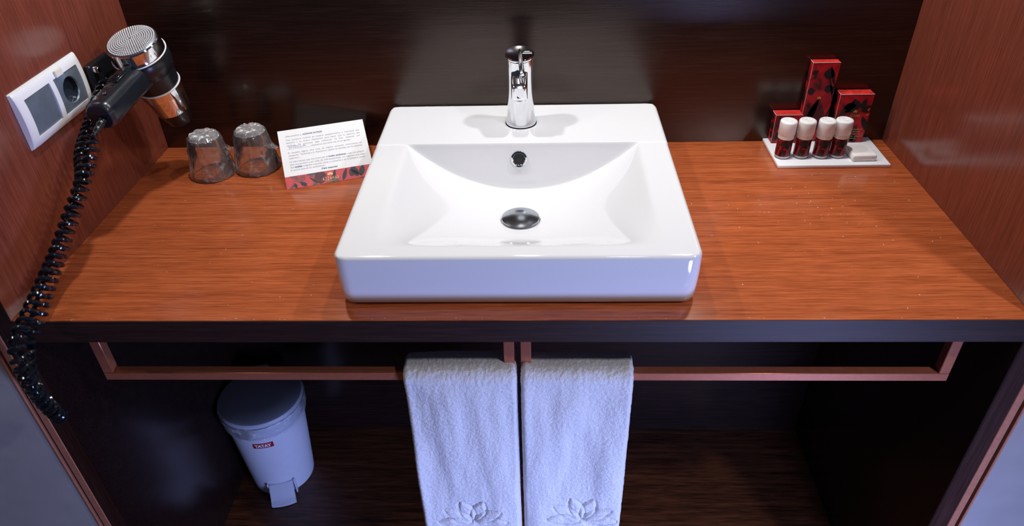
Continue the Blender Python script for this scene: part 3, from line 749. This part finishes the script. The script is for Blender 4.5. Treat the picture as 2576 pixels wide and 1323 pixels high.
# strain relief and coiled cord
E0 = HE + hdir*0.001 + V((0.004, 0, -0.004))
E1 = E0 + V((-0.006, -0.022, -0.012))
sr = put('strain_relief', tube([E0.lerp(E1, k/12) for k in range(13)], lambda t: 0.0062 - 0.0018*t + 0.0006*math.sin(t*60), 14), 'black_plastic', hd)
# cord path: down from the handle, over the front edge of the counter, a hanging loop, and back up to the holder
PB = [E1, V((-0.6359, -0.3250, 0.1510)), V((-0.6364, -0.3650, 0.1242)), V((-0.6474, -0.4100, 0.0844)), V((-0.6522, -0.4520, 0.0568)), V((-0.6505, -0.5000, 0.0358)), V((-0.6482, -0.5450, 0.0153)), V((-0.6521, -0.5780, -0.0046)), V((-0.6567, -0.5920, -0.0371)), V((-0.6634, -0.5920, -0.0794)), V((-0.6641, -0.5880, -0.1117))]
PA = [V((-0.6589, -0.5820, -0.1398)), V((-0.6479, -0.6000, -0.1085)), V((-0.6449, -0.6120, -0.0473)), V((-0.6429, -0.6120, 0.0004)), V((-0.6459, -0.5920, 0.0208)), V((-0.6461, -0.5550, 0.0343)), V((-0.6474, -0.5050, 0.0501)), V((-0.6478, -0.4520, 0.0708)), V((-0.6416, -0.4120, 0.0994)), V((-0.6333, -0.3700, 0.1317))]
HOLD = V((-0.676, -0.150, 0.205))
PA += [V((-0.655, -0.315, 0.150)), V((-0.668, -0.250, 0.168)), V((-0.672, -0.205, 0.186)), HOLD]
def spline(P, n):
    P = [V(p) for p in P]; P = [P[0]*2-P[1]] + P + [P[-1]*2-P[-2]]; out = []
    for i in range(1, len(P)-2):
        for k in range(n):
            t = k/n; a, b, c, d = P[i-1:i+3]
            out.append(0.5*((2*b) + (c-a)*t + (2*a-5*b+4*c-d)*t*t + (3*b-a-3*c+d)*t**3))
    return out + [P[-2]]
path = spline(PB + PA, 24)
for p in path: p.x = max(p.x, -HALF + 0.0135)
cum = [0]
for a, b in zip(path, path[1:]): cum.append(cum[-1] + (b-a).length)
Ltot = cum[-1]; pitch_c = 0.0132; turns = Ltot/pitch_c; per = 16
pts = []; i = 0; nrm = V((1, 0, 0)); total = int(turns*per)
for k in range(total+1):
    s = Ltot*k/total
    while i < len(cum)-2 and cum[i+1] < s: i += 1
    f = (s-cum[i])/max(1e-9, cum[i+1]-cum[i]); c = path[i].lerp(path[i+1], f); tg = (path[i+1]-path[i]).normalized()
    nrm = (nrm - tg*nrm.dot(tg)).normalized(); bn = tg.cross(nrm); a = 2*PI*k/per
    rr = 0.0080*min(1, s/0.02, (Ltot-s)/0.02) + 0.0002
    pts.append(c + (nrm*math.cos(a) + bn*math.sin(a))*rr)
put('coiled_cord', tube(pts, 0.0031, 7), 'black_gloss', hd)
# wall holder
ho = thing('dryer_holder', (WX, -0.125, 0.17), 'black wall holder with chrome stud behind the hair dryer', 'holder')
put('back_plate', box((WX+0.0003, -0.172, 0.150), (WX+0.013, -0.100, 0.232), 0.005, 3), 'black_plastic', ho)
put('arm', box((WX+0.012, -0.140, 0.176), (WX+0.040, -0.112, 0.206), 0.004, 2), 'black_plastic', ho)
cM = frame(DG + da*0.069, dxv, dyv, da)
nb = bmesh.new(); n = 44; rows = []
for k in range(n+1):
    a = math.radians(112) + math.radians(136)*k/n
    rows.append([nb.verts.new(cM @ V((r*math.cos(a), r*math.sin(a), h))) for r, h in ((0.0392, -0.006), (0.0428, -0.006), (0.0428, 0.010), (0.0392, 0.010))])
for A, B in zip(rows, rows[1:]):
    for q in range(4): nb.faces.new((A[q], A[(q+1) % 4], B[(q+1) % 4], B[q]))
nb.faces.new(rows[0]); nb.faces.new(rows[-1])
put('cradle', nb, 'black_plastic', ho)
put('stud', lathe([(0.006, 0), (0.006, 0.006), (0.0045, 0.008), (0, 0.0085)], 24, frame((WX+0.013, -0.160, 0.222), (0, 1, 0), (0, 0, 1), (1, 0, 0)), close=False), 'chrome', ho)

# ------------------------------------------------------------------ towels
def towel(x0, x1, seed, label, fx, fz):
    t = thing('hand_towel', ((x0+x1)/2, -0.4925, -0.149), label, 'towel', 'white hand towels over the rails')
    ht = 0.0115; yf, yb = -0.5006-ht, -0.4838+ht; zt = -0.1329+ht; rad = (yb-yf)/2
    path = []
    zlow = -0.60
    n1 = 330
    for k in range(n1): path.append((yf, zlow + (zt-rad*0.6-zlow)*k/n1))
    for k in range(61):
        a = PI - PI*k/60; path.append(((yf+yb)/2 + rad*math.cos(a), zt-rad*0.6 + rad*0.6*math.sin(a)))
    for k in range(1, 60): path.append((yb, zt-rad*0.6 + (-0.45-zt)*k/59))
    hw = (x1-x0)/2; cx = (x0+x1)/2; i_top = zt-rad*0.6
    loop = []
    nf = 118
    for k in range(nf+1): loop.append((-1+2*k/nf, 1))
    loop2 = [(1.0, -1), (0.5, -1), (0, -1), (-0.5, -1), (-1.0, -1)]
    nb = bmesh.new(); rings = []
    for i, (y, z) in enumerate(path):
        y2, z2 = path[min(i+1, len(path)-1)]; y1, z1 = path[max(i-1, 0)]
        ty, tz = y2-y1, z2-z1; l = math.hypot(ty, tz); ny, nz = -tz/l, ty/l       # outward normal of the arch
        ring = []
        front = i < n1
        for j, (u, s) in enumerate(loop + loop2):
            edge = 1-abs(u)
            th = ht
            if s > 0:
                e = min(1, edge/0.10); th = ht*(-0.2+1.2*math.sqrt(max(0, 1-(1-e)**2)))
            q = V((u*hw*1.0+seed, z*1.0, y))
            bul = 0.0110*noise.noise(V((u*1.7+seed*3, z*4.6, 0.3))) + 0.0022*noise.noise(V((u*5+seed*5, z*14, 1.3)))
            w3 = V((u*hw+seed, z, y))
            fuzz = 0.0008*noise.noise(w3*230) + 0.0007*noise.noise(w3*430) + 0.0004*noise.noise(w3*900)
            emb = 0.0
            xw = cx+u*hw
            if front and s > 0:
                dx, dzz = xw-fx, z-fz; rr = math.hypot(dx, dzz); an = math.atan2(dzz, dx)
                for pa in (0.05, 0.62, 1.25, 1.88, 2.5, 3.1):
                    # six creased petals radiating upward from one point
                    pl, pc = dx*math.cos(pa)+dzz*math.sin(pa), -dx*math.sin(pa)+dzz*math.cos(pa)
                    if 0 < pl < 0.062:
                        w = 0.0125*math.sin(PI*min(1, pl/0.062))**0.8
                        d = abs(pc)-w
                        emb -= 0.0040*math.exp(-(d/0.0024)**2)
                        if d < 0: emb += 0.0020
            k_ = 1 if s > 0 else 0.3
            off = s*th + k_*(bul*min(1, 0.25 + max(0.0, i_top-z)/0.05) + fuzz + emb)
            wob = 1 + 0.012*noise.noise(V((seed*4, z*9, 2 if u > 0 else 8)))
            ring.append(nb.verts.new((cx + u*hw*wob + (0.0012*noise.noise(V((z*420, seed, u*9))) if edge < 0.02 else 0), y + ny*off, z + nz*off)))
        rings.append(ring)
    n = len(rings[0])
    for A, B in zip(rings, rings[1:]):
        for k in range(n): nb.faces.new((A[k], A[(k+1) % n], B[(k+1) % n], B[k]))
    nb.faces.new(rings[0]); nb.faces.new(rings[-1])
    put('folded_cloth', nb, 'terry', t, angle=80)
towel(-0.1655, 0.0065, 1.0, 'white terry hand towel hanging on the rail of the waste bin side', -0.078, -0.478)
towel(0.0120, 0.1800, 2.3, 'white terry hand towel hanging on the rail away from the waste bin', 0.112, -0.470)

# ------------------------------------------------------------------ pedal bin
NX, NY, NR, Nr, NZ = -0.600, -0.1406, 0.0935, 0.0725, -0.566
BM = frame((NX, NY, FLOOR), (1, 0, 0), (0, 1, 0), (0, 0, 1)); NH = NZ-FLOOR
pb = thing('pedal_bin', (NX, NY, FLOOR), 'small white pedal bin with a liner bag under the counter', 'waste bin')
PA_ = math.atan2(-0.078, 0.023)
rad_at = lambda h: Nr + (NR-0.003-Nr)*h/NH
put('body', lathe([(Nr-0.004, 0.0005), (Nr, 0.004)] + [(rad_at(h*NH), h*NH) for h in (0.15, 0.4, 0.7, 0.97)], 64, BM), 'bin_white', pb)
def cone(u, h, lift=0.0006):
    r = rad_at(h)+lift; a = PA_ + u/r
    return BM @ V((r*math.cos(a), r*math.sin(a), h))
nb = bmesh.new(); m = 12; LBW, LBH, LZ, LU = 0.046, 0.0165, 0.194, -0.008
rows = [[nb.verts.new(cone(LU-LBW/2+LBW*k/m, LZ-LBH/2+LBH*j)) for j in (0, 1)] for k in range(m+1)]
for A, B in zip(rows, rows[1:]): nb.faces.new((A[0], B[0], B[1], A[1]))
lab = put('label', nb, 'label_red', pb)
put('label_text', textbm('TATAY', 0.0130, None, 0.0370, bold=0.0006, fn=lambda c: cone(LU-0.0185+c.x, LZ-0.0046+c.y, 0.0010)), 'white_card', lab, smooth=False)
def bagfn(a, i, r, h):
    q = V((math.cos(a)*3, math.sin(a)*3, h*40))
    low = 0.012*noise.noise(V((math.cos(a)*1.3, math.sin(a)*1.3, 5))) if i < 4 else 0
    return r + 0.0022*noise.noise(q*1.6) + 0.0016*noise.noise(q*4) + 0.0010, h + low + (0.002*noise.noise(q*3) if i < 5 else 0)
put('liner_bag', lathe([(rad_at(NH)+0.0005, NH-0.044), (rad_at(NH)+0.0015, NH-0.034), (rad_at(NH)+0.003, NH-0.024), (rad_at(NH)+0.0045, NH-0.014), (rad_at(NH)+0.0055, NH-0.006), (NR+0.001, NH-0.001), (NR-0.005, NH+0.001)], 110, BM, close=False, fn=bagfn), 'bin_bag_film', pb, angle=25)
lid = put('lid', lathe([(NR-0.006, NH-0.002), (NR+0.001, NH), (NR+0.0015, NH+0.006), (NR-0.001, NH+0.010), (NR-0.008, NH+0.0120), (0.05, NH+0.0135), (0, NH+0.0140)], 72, BM), 'bin_white_shaded', pb)
hg = frame((NX, NY, FLOOR), (math.cos(PA_), math.sin(PA_), 0), (-math.sin(PA_), math.cos(PA_), 0), (0, 0, 1))
put('hinge', xf(box((-NR-0.010, -0.018, NH-0.014), (-NR+0.006, 0.018, NH+0.011), 0.003, 2), hg), 'bin_white_shaded', lid)
# pedal: a sloping tread with side cheeks, in a notch at the foot of the body
def pedal():
    nb = bmesh.new(); w = 0.0270
    prof = [(Nr-0.006, 0.048), (Nr+0.004, 0.0465), (Nr+0.014, 0.036), (Nr+0.024, 0.021), (Nr+0.031, 0.014), (Nr+0.036, 0.0105)]
    rows = []
    for k, (x, z) in enumerate(prof):
        row = []
        for j in range(9):
            u = -1+2*j/8; bow = 0.004*(1-u*u)*(k/5)
            row.append(nb.verts.new((x+bow, u*w*(1+0.05*k/5), z)))
        rows.append(row)
    for A, B in zip(rows, rows[1:]):
        for j in range(8): nb.faces.new((A[j], A[j+1], B[j+1], B[j]))
    rim = rows[0] + [r[-1] for r in rows[1:]] + rows[-1][-2::-1] + [r[0] for r in rows[-2:0:-1]]
    lo = [nb.verts.new((v.co.x-0.002, v.co.y, max(0.002, v.co.z-0.0075))) for v in rim]
    for i in range(len(rim)): nb.faces.new((rim[i], rim[(i+1) % len(rim)], lo[(i+1) % len(rim)], lo[i]))
    nb.faces.new(lo)
    return xf(nb, hg)
pe = put('pedal', pedal(), 'bin_white', pb, angle=30)
nb = bmesh.new()
for k in range(5): lathe([(0.0012, 0), (0.0009, 0.0009), (0, 0.0011)], 8, hg @ Matrix.Translation((Nr+0.0320, -0.018+0.009*k, 0.0152)), close=False, bm=nb)
put('tread_studs', nb, 'bin_white', pe)
for s in (-1, 1):
    put('cheek', xf(box((Nr-0.010, s*0.0305-0.0018, 0.001), (Nr+0.004, s*0.0305+0.0018, 0.050), 0.001, 1), hg), 'bin_white', pe)

# ------------------------------------------------------------------ crumbs and lint on the countertop
nb = bmesh.new()
def speck(x, y, s, ang, asp):
    vs = []
    base = len(nb.verts)
    ca, sa = math.cos(ang), math.sin(ang)
    P = [(s, 0, 0.3*s), (-s, 0, 0.3*s), (0, s*asp, 0.3*s), (0, -s*asp, 0.3*s), (0, 0, 0.6*s*asp+0.0002), (0, 0, 0.0001)]
    vv = [nb.verts.new((x+a*ca-b*sa, y+a*sa+b*ca, max(0.00005, c))) for a, b, c in P]
    for f in ((0,2,4), (2,1,4), (1,3,4), (3,0,4), (2,0,5), (1,2,5), (3,1,5), (0,3,5)): nb.faces.new([vv[i] for i in f])
for _ in range(95):
    x = random.gauss(0.50, 0.11); y = random.gauss(-0.29, 0.11)
    if not (0.275 < x < 0.69 and -0.525 < y < -0.125): continue
    speck(x, y, random.uniform(0.0005, 0.0016), random.uniform(0, PI), random.uniform(0.2, 0.7))
for _ in range(26):
    x = random.uniform(-0.66, -0.27); y = random.uniform(-0.52, -0.20)
    speck(x, y, random.uniform(0.0004, 0.0011), random.uniform(0, PI), random.uniform(0.3, 0.8))
for _ in range(26):
    speck(random.uniform(-0.68, 0.68), -DEPTH+random.uniform(0.001, 0.004), random.uniform(0.0005, 0.0014), 0, 0.4)
cb = put('crumbs', nb, 'crumb', smooth=False, loc=(0.5, -0.3, 0.0))
tag(cb, 'tiny pale crumbs and lint scattered over the countertop', 'crumbs', kind='stuff')
